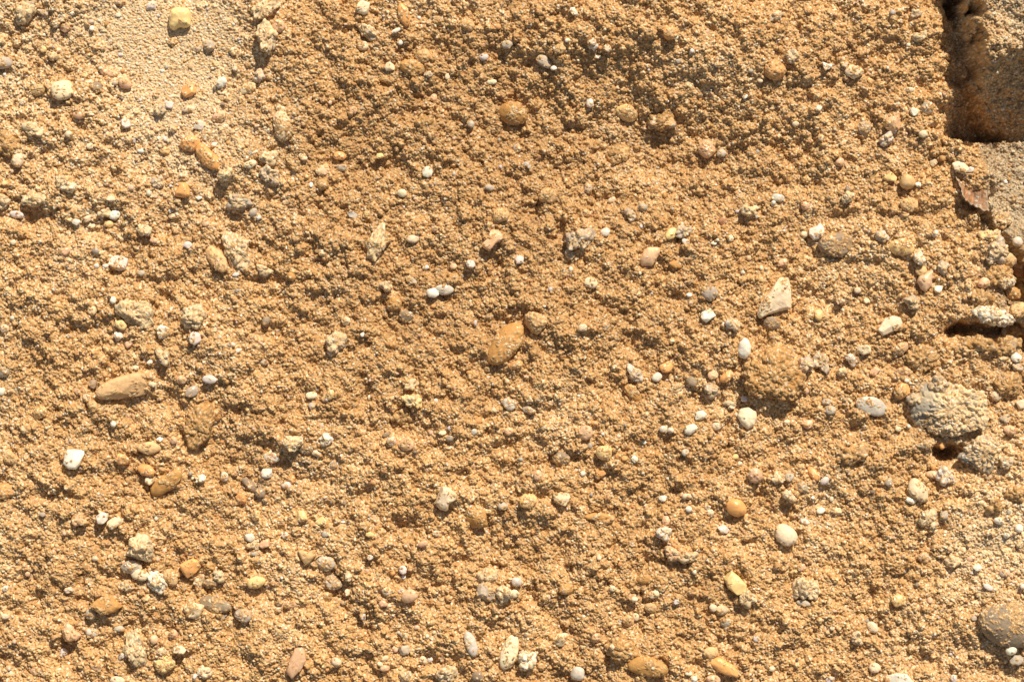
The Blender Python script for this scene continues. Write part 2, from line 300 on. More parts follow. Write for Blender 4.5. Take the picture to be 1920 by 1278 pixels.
# ------------------------------------------------------------------ stone catalogue
# x y half-length half-width angle colour type dust [| label | anchor]
# colours: w white, l lilac white, c cream, y yellow, o orange, m amber, p pink, t tan, g grey, k brown grey, n pale tan, r red brown, q milky
# types: r rounded, a angular, f flake, c crusty lump, d clod of sand
STONES = """
338 35 20 20 5 y r 1|smooth squarish honey yellow pebble on the pale sand patch, near the top left|honey yellow squarish pebble
117 169 20 21 80 c r 3|round cream speckled pebble half sunk in orange sand near the upper left corner|round cream speckled pebble
70 169 11 15 80 t r 6
234 157 9 13 100 p r 2
353 169 14 16 60 o a 2
415 155 9 12 60 w r 0
464 166 17 10 -30 n r 5
316 196 10 8 30 l a 1
300 208 11 9 0 g c 2
411 218 20 11 -35 p a 4|flat pinkish tan wedge-shaped stone lying on pale sand at upper left|pinkish tan wedge
373 235 9 12 70 w a 0
236 232 10 10 0 l a 1
148 216 12 7 10 p r 3
357 270 18 15 0 o r 4|round orange pebble touching the upper end of a long orange pebble|round orange pebble
389 295 31 15 47 o r 4|long smooth orange pebble lying diagonally below a round orange one|long diagonal orange pebble
264 283 7 4 0 w r 0
169 274 6 8 90 c a 1
323 79 7 14 85 t a 4
392 86 11 11 0 g r 3
370 90 10 7 -40 n r 4
438 97 8 9 80 c a 3
283 12 11 7 -10 l a 1
173 54 5 5 0 w r 0
171 42 7 5 0 g r 3
138 27 5 4 0 w a 0
122 52 9 11 70 p a 4
181 164 14 11 25 k a 3
216 157 4 6 90 g a 0
196 135 9 6 20 p r 3
211 139 6 11 80 p r 4
441 129 6 6 0 c a 1
354 205 6 12 80 c r 3
82 92 8 6 20 y a 0
100 105 8 7 0 n c 2
56 7 5 14 95 g a 1
80 24 5 12 110 g r 4
46 24 16 15 0 n c 3|porous pale crusty lump in the top left corner beside a grey stick-like stone|porous pale lump
60 243 18 9 10 n c 4
129 252 8 6 0 c r 2
4 118 11 22 90 g r 3
14 272 20 29 80 n d 4
33 300 12 13 0 c r 4
310 283 9 8 0 t r 4
309 260 5 5 0 l r 0
469 308 7 13 75 c r 3
401 272 5 9 60 l a 1
385 257 7 7 0 w a 3
495 17 32 14 -28 n c 5|pale crusty lump lying at a slant on the top edge, left of centre|slanting pale lump
500 66 32 16 72 n c 3|upright bone-shaped pale crusty lump under the slanting pale lump near the top|bone-shaped pale lump
522 48 12 13 0 p r 4
680 15 14 14 20 c a 2
757 28 24 10 72 o r 3|long orange stone standing at a slant near the top edge|long orange stone at the top
744 60 10 4 -30 w r 0
752 82 5 5 0 w r 0
730 126 12 8 -10 n a 1
773 127 22 15 15 m r 6|waxy amber stone with sand on top beside a small tan wedge near the top|waxy amber stone
793 106 14 14 0 t r 6
721 148 9 7 0 t r 5
691 61 20 11 10 n c 3
907 107 7 9 80 l r 0
922 154 9 5 0 c r 1
839 144 5 6 0 c r 1
805 142 7 6 0 g r 3
878 48 12 10 0 t r 6
680 86 11 9 0 n r 5
813 183 7 8 0 p r 3
663 206 7 7 0 p r 4
526 204 9 6 0 c r 2
530 236 30 17 82 n r 6|tall dusty tan stone standing in orange sand, upper left of centre|tall dusty tan stone
637 292 9 12 80 o r 3
712 292 8 6 -30 y a 0
568 294 10 6 30 c r 3
883 233 7 7 0 g r 2
795 232 17 13 0 k d 6
486 143 12 8 10 l c 1
961 213 26 22 20 m r 5|large rounded amber brown stone dusted with sand, above the centre|rounded amber brown stone
605 319 14 10 -10 p r 5
640 315 9 7 0 g r 3
801 323 12 11 -30 w a 0|bright white chalky pebble above and left of the centre|bright chalky pebble
503 297 13 13 0 n c 3
505 330 18 15 30 g c 3
951 84 8 10 80 g r 3
1075 22 13 6 52 w a 0|bright white rod-shaped chip near the middle of the top edge|white rod-shaped chip
1020 115 17 10 38 g r 3
1038 130 6 5 0 w r 0
1139 91 9 8 0 c a 3
1110 84 7 8 0 l c 2
1063 81 5 4 0 w r 0
1120 109 7 4 0 w r 3
1049 92 12 9 0 t r 6
1257 62 14 13 0 o r 6
1264 75 5 5 0 w r 0
1213 29 5 5 0 c r 2
1295 100 5 5 0 l a 0
1270 118 5 5 0 g r 2
1342 125 5 5 0 c r 1
1423 154 5 4 0 c r 1
1397 181 6 4 -20 w f 0
1175 212 22 15 25 y q 5|milky tan stone half buried in the shaded hollow near the top|milky tan stone
1240 226 20 17 0 t d 7
1325 279 16 17 0 p q 4|pale glassy tan pebble beside a small greenish grey one, right of the shaded hollow|pale glassy tan pebble
1353 288 7 11 95 g a 0
1156 290 22 15 -15 t d 7
989 310 8 5 20 l f 0
970 278 8 8 0 g r 4
1106 193 7 9 0 l q 3
1451 131 19 19 0 o r 7|squarish orange sandy stone high up, right of the shaded hollow|squarish orange sandy stone
1486 106 12 10 0 g c 3
1553 123 11 9 35 w f 1|thin white shell chip with a folded corner, near the top right|folded white shell chip
1601 135 18 12 4 c r 3|smooth tan oval stone beside a thin white shell chip near the top right|smooth tan oval stone
1580 123 7 6 0 c a 3
1714 210 12 8 25 w a 0
1738 203 12 13 0 g q 4
1674 232 19 16 20 p a 3|broad pinkish white stone left of the shaded bank at the top right|broad pinkish white stone
1663 260 10 12 80 l c 2
1731 251 8 7 0 c r 1
1620 241 12 13 40 g r 6
1535 203 6 8 70 w a 1
1575 304 8 9 70 p r 1
1541 259 8 6 0 n r 4
1491 233 6 5 0 c r 1
1725 68 12 7 0 n c 3
1715 28 7 10 70 g c 2
1750 305 8 7 -40 n a 2
1802 314 24 11 25 c a 2|cream wedge on the brink of the grey hollow at the right|cream wedge on the brink
1820 318 5 11 60 l a 1
1704 169 11 5 0 c r 3
1631 153 6 8 0 y r 5
1455 31 6 16 60 g c 3
343 357 16 15 0 o a 1|orange triangular pebble left of a grey crusty stone, upper left|orange triangular pebble
447 380 15 18 70 g c 1|grey crusty angular stone at upper left of the picture|grey crusty angular stone
215 403 11 9 -25 w r 0|shiny white egg-like pebble at the left, the largest of a cluster of small pale ones|shiny white egg-like pebble
143 416 8 7 0 w a 0
164 410 9 6 -30 c a 1
204 420 9 7 0 y r 2
171 423 8 5 0 c r 3
197 399 9 8 0 n c 3
208 373 10 6 0 c a 1
128 351 8 12 75 w c 1
115 340 10 8 0 n c 3
64 374 27 10 -10 n c 3|long pale crusty lump overhanging a dark hollow near the left edge|long overhanging crusty lump
31 402 7 13 100 l r 1
3 376 10 14 80 n c 1
11 344 6 5 0 y r 0
223 493 19 17 20 l a 3|lilac white angular stone with a cap of sand, at the left|lilac white sand-capped stone
200 499 6 4 0 w r 0
183 499 5 4 0 w r 0
406 485 30 15 52 t r 3|smooth tan oval stone leaning on a crusty sand lump, left of centre|smooth leaning tan stone
444 471 38 22 52 n c 4|large crusty lump of pale sand behind a smooth tan oval stone|large pale crusty lump
352 459 9 8 0 l a 1
444 515 5 9 75 l a 0
251 589 37 20 25 n c 4|largest crusty pale lump at the left, lying at a slant|slanting crusty lump at the left
227 609 11 9 20 y r 3
216 563 6 7 0 w r 0
222 629 9 9 0 l a 1
307 622 17 12 35 w a 3
363 596 20 22 80 n c 3|squarish crusty pale lump, left of the middle|squarish crusty pale lump
366 635 14 11 -50 l a 2
266 430 13 8 20 c c 4
289 451 8 5 0 p r 2
385 418 7 7 0 p r 3
323 406 8 5 0 n r 4
373 371 7 4 0 w a 1
475 398 7 9 60 g r 2
110 580 5 4 0 y r 0
129 630 5 4 0 w r 0
179 470 6 8 100 g r 2
27 455 6 5 0 c r 1
173 582 9 9 0 n r 6
121 471 7 12 75 p r 4
266 512 7 6 0 g r 2
9 616 9 8 0 c r 3
423 328 13 10 0 n c 4
296 343 8 9 60 g c 2
661 402 14 6 18 l f 0|flat lilac grey chip standing out on the sand, left of centre|flat lilac grey chip
705 458 44 13 -64 n c 3|long curved crust of pale sand standing at a slant, left of centre|long curved crust
774 448 11 8 5 c r 1
754 362 9 8 20 c r 1
918 352 9 6 0 g r 1
939 404 16 13 -25 t r 3|smooth tan pebble just above a pale square-ended rod, above the centre|smooth tan pebble above the rod
924 449 22 11 -42 p a 2|pale pinkish rod-like stone with a square end, above the centre|square-ended rod
833 543 10 18 95 q q 0|milky translucent oval pebble beside a white one, near the centre|milky oval pebble
812 549 12 9 15 w q 0
770 524 16 6 25 g f 5
723 536 13 8 10 n c 2
739 570 14 14 0 m r 5
761 593 14 11 20 k r 4
629 642 18 19 40 n c 3|round pale crusty lump left of the centre, in open orange sand|round pale crusty lump
649 602 8 8 0 c r 3
815 429 6 6 0 p r 2
850 499 7 6 0 p r 2
798 501 6 5 0 w r 2
883 495 8 8 0 l r 4
605 474 8 7 20 c a 3
546 518 9 7 30 m r 2
605 347 12 9 0 m r 6
584 347 4 5 0 w r 0
486 408 6 5 0 l a 0
495 506 7 14 -60 n c 3
499 601 9 8 -30 k r 3
680 627 4 5 0 w r 0
948 644 48 25 -52 m r 4|large brown oval stone at the very centre of the picture|large brown central stone
1028 367 15 18 70 t r 5
1086 447 25 18 -14 g c 1|pale grey pitted oval stone above and right of the centre|pale grey pitted stone
1135 435 9 8 -20 w r 0
1219 481 12 21 105 p r 1|smooth pink stone above and right of the centre|smooth pink stone
1259 438 13 10 -45 y q 1
1280 434 11 14 70 g c 1
1285 453 8 5 20 l r 2
1182 401 9 9 0 g c 1
1205 389 9 8 0 g r 3
1148 374 5 8 70 c r 1
1103 353 8 10 0 g r 4
1098 399 7 7 0 t r 3
1069 476 10 10 0 g r 5
1108 530 12 11 0 c r 4
974 487 9 8 20 l r 2
1070 505 4 5 0 w r 0
1089 495 7 8 0 o r 4
1267 496 13 7 15 m r 3
1338 456 4 8 90 w a 0
1355 415 9 8 0 r r 3
1405 395 10 13 80 n c 3
1370 447 7 6 0 c r 3
1331 550 13 16 80 g r 4
1292 553 4 6 90 w r 0
1326 591 15 11 -25 w a 1|white angular stone with a pointed corner, right of the centre|white pointed stone
1375 608 12 9 10 l c 1
1452 560 34 38 0 c a 1|big cream wedge-shaped stone with sharp edges, right of centre|big cream wedge
1005 601 24 22 10 t a 7|squarish sandy stone with a smooth lower face, touching the brown central stone|squarish sandy stone
1093 614 8 7 0 c r 3
1135 611 7 8 0 g r 4
1669 332 14 8 3 y a 0|yellow angular pebble above a round tan one, at upper right|yellow angular pebble
1701 341 15 14 0 t r 1|round smooth tan pebble at upper right, below a yellow angular one|round smooth tan pebble
1705 384 13 18 100 t r 4
1532 434 15 18 80 w a 2|white angular stone with a pointed top beside a broad rough stone, upper right|white pointed-top stone
1565 460 34 22 -4 k a 4|broad rough brown grey stone dusted with sand, upper right of centre|broad brown grey stone
1652 443 10 10 0 l c 1
1690 463 22 17 10 y q 5
1723 485 11 9 20 l c 2
1727 507 12 10 0 t r 3
1735 528 17 22 70 p r 0|smooth peach stone like a rounded triangle, right side of the picture|smooth peach stone
1759 542 7 9 60 w r 0
1670 611 25 18 -10 c a 2|knobby cream white stone with a small dimple, right of centre|knobby cream stone
1535 590 9 10 0 y r 1
1608 544 6 6 0 c r 1
1625 564 9 5 0 c a 1
1712 568 11 13 0 g c 1
1575 564 7 6 0 p c 2
1459 371 12 8 0 q q 2
1450 380 4 4 0 w r 0
1590 370 9 7 0 n c 2
1510 386 8 8 0 p r 4
1720 347 6 5 0 w r 2
1858 443 16 11 20 y c 1
1908 453 10 10 0 q r 1
1872 472 19 21 0 g c 2|grey crusty stone at the left lip of the crack by the right edge|grey crusty stone by the crack
1892 487 14 13 0 t r 4
1845 530 11 12 60 p r 2
1898 549 18 11 30 m r 4
1873 515 24 19 10 m d 5
1866 594 41 13 15 w c 3|long pointed pale slab overhanging a dark gap near the right edge|long pale pointed slab
1911 581 15 17 80 t r 4
1917 505 14 18 80 r r 3
1507 440 7 7 0 n r 3
1467 492 10 6 -30 p r 3
1768 501 9 10 0 g c 2
1750 438 7 6 -30 l q 2
1447 606 17 12 5 k r 4
228 723 50 24 -8 t a 2|long tan stone with a blunt right end, standing proud at the left|long blunt tan stone
138 858 20 20 0 w a 0|squarish white chalky stone at the lower left|squarish white stone
393 711 8 15 95 l r 0|upright whitish lilac pebble right of the long tan stone|upright whitish pebble
281 839 12 23 88 t r 1|upright tan oval pebble in the lower left|upright tan oval pebble
229 862 11 16 100 o a 4
274 881 17 11 15 o r 2
311 906 34 15 -38 m r 3|slanting flake-like amber stone at the lower left|slanting amber flake
280 900 9 8 -20 c r 2
174 720 9 10 0 k a 1
145 734 5 16 -40 p a 2
163 746 8 8 0 c r 4
174 760 10 10 0 t r 4
215 794 6 6 0 w r 1
340 712 8 10 80 p r 3
360 734 14 10 -35 g q 1
288 720 8 5 0 c r 2
257 689 6 5 0 c r 1
305 667 15 10 25 n c 3
240 645 11 6 20 p a 1
437 646 8 5 0 l r 1
450 657 9 4 -35 w a 1
283 679 5 7 50 w a 0
373 796 50 23 -72 m d 5|tall ochre lump of sand above a dark hollow, lower left|tall ochre lump
405 778 9 12 -30 o r 3
75 773 14 12 -20 y q 5
50 803 11 9 0 n r 5
325 825 7 7 0 p r 2
300 823 5 7 50 w f 0
377 896 6 10 60 w c 1
452 935 12 11 20 o a 3
421 893 8 9 0 q r 3
470 910 22 8 45 k r 3
2 734 7 9 90 w r 0
5 697 10 13 80 g q 3
20 860 14 11 20 t r 5
8 920 14 30 80 o r 6|tall orange sandy stone cut by the left edge, lower down|tall orange stone at the left edge
584 741 11 7 -15 c r 1
618 740 12 7 -50 y r 2
585 760 7 6 0 g q 2
775 751 18 10 25 y c 1|lumpy pale yellow crust below the centre, left of it|lumpy yellow crust
772 722 7 12 70 n c 3
755 781 24 12 8 m d 5
762 833 16 14 -20 p a 4|sugary pinkish white stone with a bright right side, below centre|sugary pinkish white stone
735 827 9 9 0 q q 4
724 815 5 8 70 k q 0
549 830 13 18 90 n c 2|grey tan crusty pebble ringed with pale grit, lower left of centre|ringed crusty pebble
572 841 15 11 10 k q 4
611 825 9 11 -60 w c 0
594 849 9 6 0 c r 3
573 862 13 6 0 c f 2
510 858 15 9 10 q q 5
625 871 7 9 0 g q 4
500 887 12 10 10 w a 1
836 937 20 24 100 c a 1|large cream white angular stone at the bottom centre left|large cream angular stone
956 756 13 13 0 q q 4
927 768 4 8 -60 n a 2
889 809 6 6 0 q r 1
844 821 7 6 0 g r 1
830 811 7 5 0 c r 1
954 808 8 9 80 p r 3
546 898 8 9 0 o r 4
538 909 7 9 70 l q 3
699 904 7 6 0 r r 3
488 923 10 11 60 k r 3
495 679 7 6 0 g r 3
943 948 9 8 0 g r 4
1395 653 20 14 -80 w r 0|smooth white teardrop pebble, right of the centre|white teardrop pebble
1402 784 19 20 80 c r 0|smooth cream pebble like a rounded triangle below the big ball of sand|rounded cream triangle
1294 804 16 10 -28 w a 0
1313 779 9 13 60 w a 1
1343 799 9 7 20 c r 2
1232 707 10 8 -25 w r 0
1249 688 10 14 80 o r 3
1190 701 14 10 50 l c 2
1362 706 14 9 -50 o r 4
1297 715 11 9 30 k r 3
1333 731 9 10 60 g c 2
1337 703 12 8 0 p r 4
1187 736 21 11 48 m r 5|slanting amber brown stone below and right of the centre|slanting amber brown stone
1396 748 8 6 0 l a 1
1370 758 6 11 -60 n c 1
1269 728 7 10 80 n r 5
1097 811 14 15 60 p r 4
1133 848 15 14 0 y r 3|round yellow cream pebble with sand on its top, below and right of centre|round yellow cream pebble
1158 854 6 5 0 o r 1
1170 858 6 5 0 o r 1
1189 860 7 6 0 w a 1
1115 793 6 5 0 o r 2
1416 891 14 14 0 p r 2|round pinkish white pebble above an orange egg-like one|round pinkish white pebble
1379 856 5 6 60 y r 0
1387 869 5 5 0 c r 1
1285 848 7 7 0 g r 2
1244 804 8 7 0 q q 1
1257 806 6 6 0 q q 1
1381 952 20 16 25 o r 0|smooth orange egg-like pebble at the lower right of the middle|smooth orange egg-like pebble
990 938 18 13 -15 y q 3|yellowish glassy pebble with a sand cap at the bottom, near the middle|yellowish glassy pebble
1054 933 13 18 80 c a 3
1124 890 14 7 -35 o a 2
1009 891 9 10 0 p r 3
1243 934 8 7 0 w a 0
1288 930 9 6 0 c r 1
1290 953 6 6 0 w r 0
1326 950 6 5 0 w c 1
1093 887 5 6 0 w a 0
1052 860 17 13 20 k r 5
992 768 7 14 100 g q 2
967 684 8 13 70 o r 4
1208 829 6 3 0 w f 0
1450 706 54 47 10 m d 5|big round ball of caked sand, right of the centre|big ball of sand
1512 683 13 14 0 g c 1
1540 678 18 12 55 g c 1
1620 656 10 14 80 c a 2
1596 673 9 8 0 l c 1
1580 698 8 8 0 n c 3
1690 653 16 10 -30 p r 4
1726 671 28 25 20 k d 6|rounded dark tan lump of sand right of the cream knobby stone|rounded dark tan lump
1695 696 14 8 5 p r 3
1640 696 15 7 -20 p a 1
1699 713 5 4 0 w r 0
1691 732 15 14 -40 o r 5|amber pebble coated with sand above the milky quartz at the right|sand-coated amber pebble
1510 731 8 6 20 p r 1
1635 761 30 17 20 q q 1|milky glassy quartz stone half buried, right side of the picture|milky quartz stone
1780 768 76 47 0 n c 3|largest rock, pale and rough with a ragged top, near the right edge|largest rough rock
1843 850 31 36 70 g c 3|grey banded crusty rock right of the black hole under the largest rock|grey banded rock
1738 833 30 8 -6 n f 4
1905 670 9 11 100 w r 0|smooth white pebble at the right edge|white pebble at the right edge
1908 688 12 8 30 g a 1
1888 721 27 20 -5 g d 4|sandy grey lump casting a deep shadow at the right edge|sandy grey lump
1868 742 10 10 0 n r 3
1916 758 10 10 0 c a 0
1893 806 12 9 20 p r 2
1885 785 7 9 80 g c 2
1866 841 7 11 70 n c 2
1886 866 10 9 0 n c 1
1773 893 17 12 35 l c 1|pale lilac grey rough pebble below the black hole on the right|lilac grey rough pebble
1748 889 11 8 5 p r 2
1749 875 6 5 20 o r 0
1721 918 26 16 60 n r 3|long pitted pale tan stone at the lower right|pitted pale tan stone
1709 938 10 6 10 w r 0
1667 905 7 8 -40 g q 2
1526 888 16 8 52 o r 3
1546 901 9 7 -30 l r 1
1459 895 12 9 0 n c 2
1480 894 9 8 -50 g r 2
1479 928 9 8 40 n c 2
1504 913 11 9 60 g r 5
1593 863 6 8 50 w c 1
1550 753 6 9 80 g r 2
1558 769 8 11 60 g r 3
1515 795 10 8 -30 p r 3
1475 790 6 4 0 c r 1
1498 844 7 6 0 n r 4
1704 799 4 4 0 w r 0
1684 804 6 5 0 c r 1
1539 957 9 6 -15 w r 0
1568 956 13 7 10 n a 3
1768 835 6 7 0 o r 1
1600 853 21 15 0 k d 6
192 971 12 11 -40 w a 0|bright white stone with a cream flake at its lower right, lower left|bright white stone at lower left
217 979 18 10 -20 c a 2
265 1027 24 22 0 n c 1|round crusty pale lump above two grey pebbles, lower left|round crusty lump at lower left
289 1020 5 4 0 p r 0
247 1063 13 19 85 g q 2
262 1077 11 18 105 c r 2|pale grey egg-like pebble beside a folded white one, lower left|pale grey egg-like pebble
295 1091 19 14 35 w c 1|folded white and grey shell-like stone at lower left|folded white stone
357 1066 22 19 -20 o a 1|angular peach-orange stone at the lower left|angular peach stone
363 1143 18 17 10 c a 3|pale triangular stone left of a long grey one, lower left|pale triangular stone
402 1133 15 29 100 k r 4|long upright brown grey stone at the lower left|long upright brown grey stone
456 1153 18 12 15 g r 4
198 1134 31 18 10 m a 3|amber diamond-shaped stone speckled with grains, lower left|amber diamond-shaped stone
170 1151 10 10 0 g r 3
134 1184 18 16 30 p a 4|pinkish orange corner-shaped stone at the far lower left|pinkish orange stone
173 1185 8 13 100 q r 4
253 1216 39 16 72 n c 2|upright knobbly crusted stone like a bone, near the bottom left|knobbly bone-like stone
230 1228 6 13 70 l a 0
289 1198 8 8 0 p r 1
326 1188 9 8 0 p r 3
308 1243 20 17 -30 y r 6|yellowish tan sandy stone right of the bone-like stone near the bottom|yellowish sandy stone
337 1218 9 13 110 c a 2
303 1221 7 10 80 n r 4
182 1252 14 6 5 p f 1
220 1275 14 8 0 c r 0
120 1221 7 8 -50 l a 1
68 1258 11 8 0 p r 5
368 1265 5 6 0 l a 0
383 1261 12 11 0 c c 3
10 1155 7 6 0 c r 0
51 1076 5 5 0 p r 1
130 1105 5 8 60 l c 1
11 1102 6 5 -40 w r 0
82 963 6 5 0 g r 2
179 1046 6 5 0 c r 2
410 1078 8 11 60 c c 2
393 1093 14 8 5 k r 5
373 1090 8 8 0 c c 3
480 1091 18 11 -15 y r 1|pale peach yellow oval pebble near the bottom, left of centre|peach yellow oval pebble
468 1007 11 8 0 w a 1
478 1020 8 9 0 n c 3
480 966 10 8 -60 y r 2
320 1081 18 12 50 t r 6
148 973 16 11 30 p a 6
233 1098 12 8 0 n c 4
223 1178 10 6 0 g r 3
565 967 14 10 30 y a 1
602 977 13 7 -12 y f 0
534 1003 6 9 80 w a 1
496 1019 13 9 -30 p a 1
576 1043 19 15 10 t a 0|tan heart-shaped stone beside a dusty grey one, near the bottom|tan heart-shaped stone
610 1055 20 13 18 g r 4|dusty grey oval stone right of the tan heart-shaped one|dusty grey oval stone
625 1091 14 18 100 g r 4
653 1081 7 7 0 c c 1
768 1117 12 16 80 p r 0|smooth peach cream oval pebble near the bottom, left of the middle|smooth peach cream pebble
725 1108 9 8 0 c r 3
718 1131 9 6 15 p r 1
755 1068 8 8 -40 l r 1
793 1019 6 9 70 p r 1
695 1001 8 5 10 y r 2
715 997 8 8 0 t r 5
818 999 6 6 0 c r 2
695 1043 5 7 60 q a 1
651 1110 6 7 0 c a 2
893 970 25 17 22 m a 4|sloping amber stone dusted with sand, near the bottom middle|dusted amber slab
914 1109 24 18 25 g a 5|grey amber stone with a dark hollow beneath, near the bottom middle|grey amber stone
945 1112 15 12 10 c c 2
915 1080 20 12 -5 n c 4
555 1239 34 16 -68 p a 1|pink and cream shard pointing up, near the bottom edge|pink and cream shard
630 1240 11 8 20 c r 3
758 1217 13 9 20 g a 1
722 1252 10 6 -5 p r 0
713 1244 6 5 40 c r 0
722 1233 8 5 -20 n r 2
793 1237 8 8 0 c r 2
806 1237 6 5 0 l r 1
758 1266 11 8 -10 n c 2
757 1191 9 5 25 n r 3
883 1206 25 11 72 q q 3|milky translucent stone sunk at a slant near the bottom edge|milky slanting stone
896 1267 13 9 0 k q 3
838 1262 22 14 0 n c 2
680 1155 9 6 70 l a 2
543 1133 12 8 0 p q 5
612 1118 10 9 0 t r 6
955 1223 35 16 -72 c r 2|tall knobbly cream stone near the middle of the bottom edge|tall knobbly cream stone
988 1237 15 17 80 w c 2
1051 1198 18 11 -62 c a 2
1083 1262 13 14 60 q q 0
1118 1195 10 9 0 p r 4
1120 968 26 7 0 m r 3
969 1090 10 9 20 q r 0
962 1113 8 11 80 c r 3
1245 1000 12 12 0 l c 0
1261 1037 11 15 80 p c 1
1290 1045 10 13 70 n c 1
1356 992 14 8 25 q a 1
1249 975 8 9 0 p r 3
1331 961 8 7 0 c r 3
1378 1090 27 18 48 y a 0|pale yellow blocky stone lying diagonally at the lower right|pale yellow blocky stone
1402 1123 13 14 0 n c 2|pale round crusty pebble touching a pale yellow blocky stone|pale crusty round pebble
1208 1086 9 15 90 m r 4
1227 1114 10 7 -45 c r 1
1220 1139 9 13 100 t r 3
1178 1163 11 11 30 t r 4
1192 1156 7 7 0 c r 1
1163 1163 4 5 0 w r 0
1148 1102 6 6 0 c r 2
1337 1139 8 7 0 c r 1
1353 1143 9 13 100 n r 4
1062 1103 14 10 -30 m r 5
1268 1128 6 4 -50 l f 0
1123 1042 5 6 0 c r 1
1189 1122 6 6 0 c r 2
1165 1218 27 22 10 m d 5|round ochre sandy lump above a long brown stone, bottom right of the middle|round ochre lump
1213 1249 38 18 8 m r 4|long amber brown stone at the bottom edge, right of the middle|long amber brown stone
1358 1248 31 12 33 o r 2|tan orange rod-like stone pointing down to the right at the bottom|rod-like orange stone
1333 1223 14 11 -10 t r 4
1338 1273 14 8 15 p r 2
1300 1270 6 6 0 w r 0
1290 1259 5 7 90 c r 1
1416 1195 6 6 0 l r 2
1361 1167 10 8 0 g r 4
1474 1002 22 19 35 c r 1|chunky cream peach stone at the lower right of the picture|chunky cream peach stone
1738 970 17 12 -15 n c 2
1770 966 9 11 40 g a 2
1750 985 7 7 0 g c 1
1873 976 9 7 10 w r 1
1911 990 8 8 -40 w r 0
1886 1003 6 5 0 w r 0
1833 1064 10 7 5 w a 0
1820 1046 9 6 -10 p r 3
1853 1100 9 6 20 l r 1
1916 1098 6 6 0 l r 0
1884 1074 10 8 0 g r 4
1785 1053 13 9 0 n c 3
1732 1045 10 12 -60 p r 5
1511 1105 27 18 30 n c 2|broad pale crusty stone at the lower right|broad pale crusty stone
1506 1130 13 6 10 g r 2
1509 978 9 6 20 l r 2
1504 1063 9 7 0 p r 4
1684 1125 14 11 0 y q 4
1742 1124 6 6 0 p r 0
1636 1175 12 9 50 c r 0|shapely cream pebble near the bottom right, above a peach one|shapely cream pebble
1606 1196 9 9 0 c c 2
1640 1251 11 9 -10 c r 1
1559 1176 5 4 0 c r 0
1825 1158 7 5 10 g r 1
1555 1272 6 8 80 l c 0
1685 1270 24 14 8 w a 1|cream white block cut by the bottom edge, right side|cream block at the bottom edge
1788 1272 7 8 0 l r 1
1446 1252 5 7 90 c r 1
1895 1170 58 42 20 k r 5|large dull brown stone cut by the right edge near the bottom|large brown stone at the right edge
1896 1219 11 9 0 w r 1
1906 1237 14 9 -15 g r 2
1880 522 24 15 20 g c 3
1899 618 24 15 -15 k d 5
1838 560 20 13 30 k d 5
1836 645 26 13 5 m d 5
1880 650 30 16 0 g d 5
1880 412 20 12 -20 k c 3|dark crusty lump between the grey hollow and the crack, near the right edge|dark crusty lump above the crack
1860 482 12 10 0 k c 3
1848 645 10 8 0 t a 4
1760 722 17 13 -20 g c 2
1712 748 13 9 20 g c 2
1905 925 18 14 20 n d 5
1870 948 15 11 0 n d 5
"""

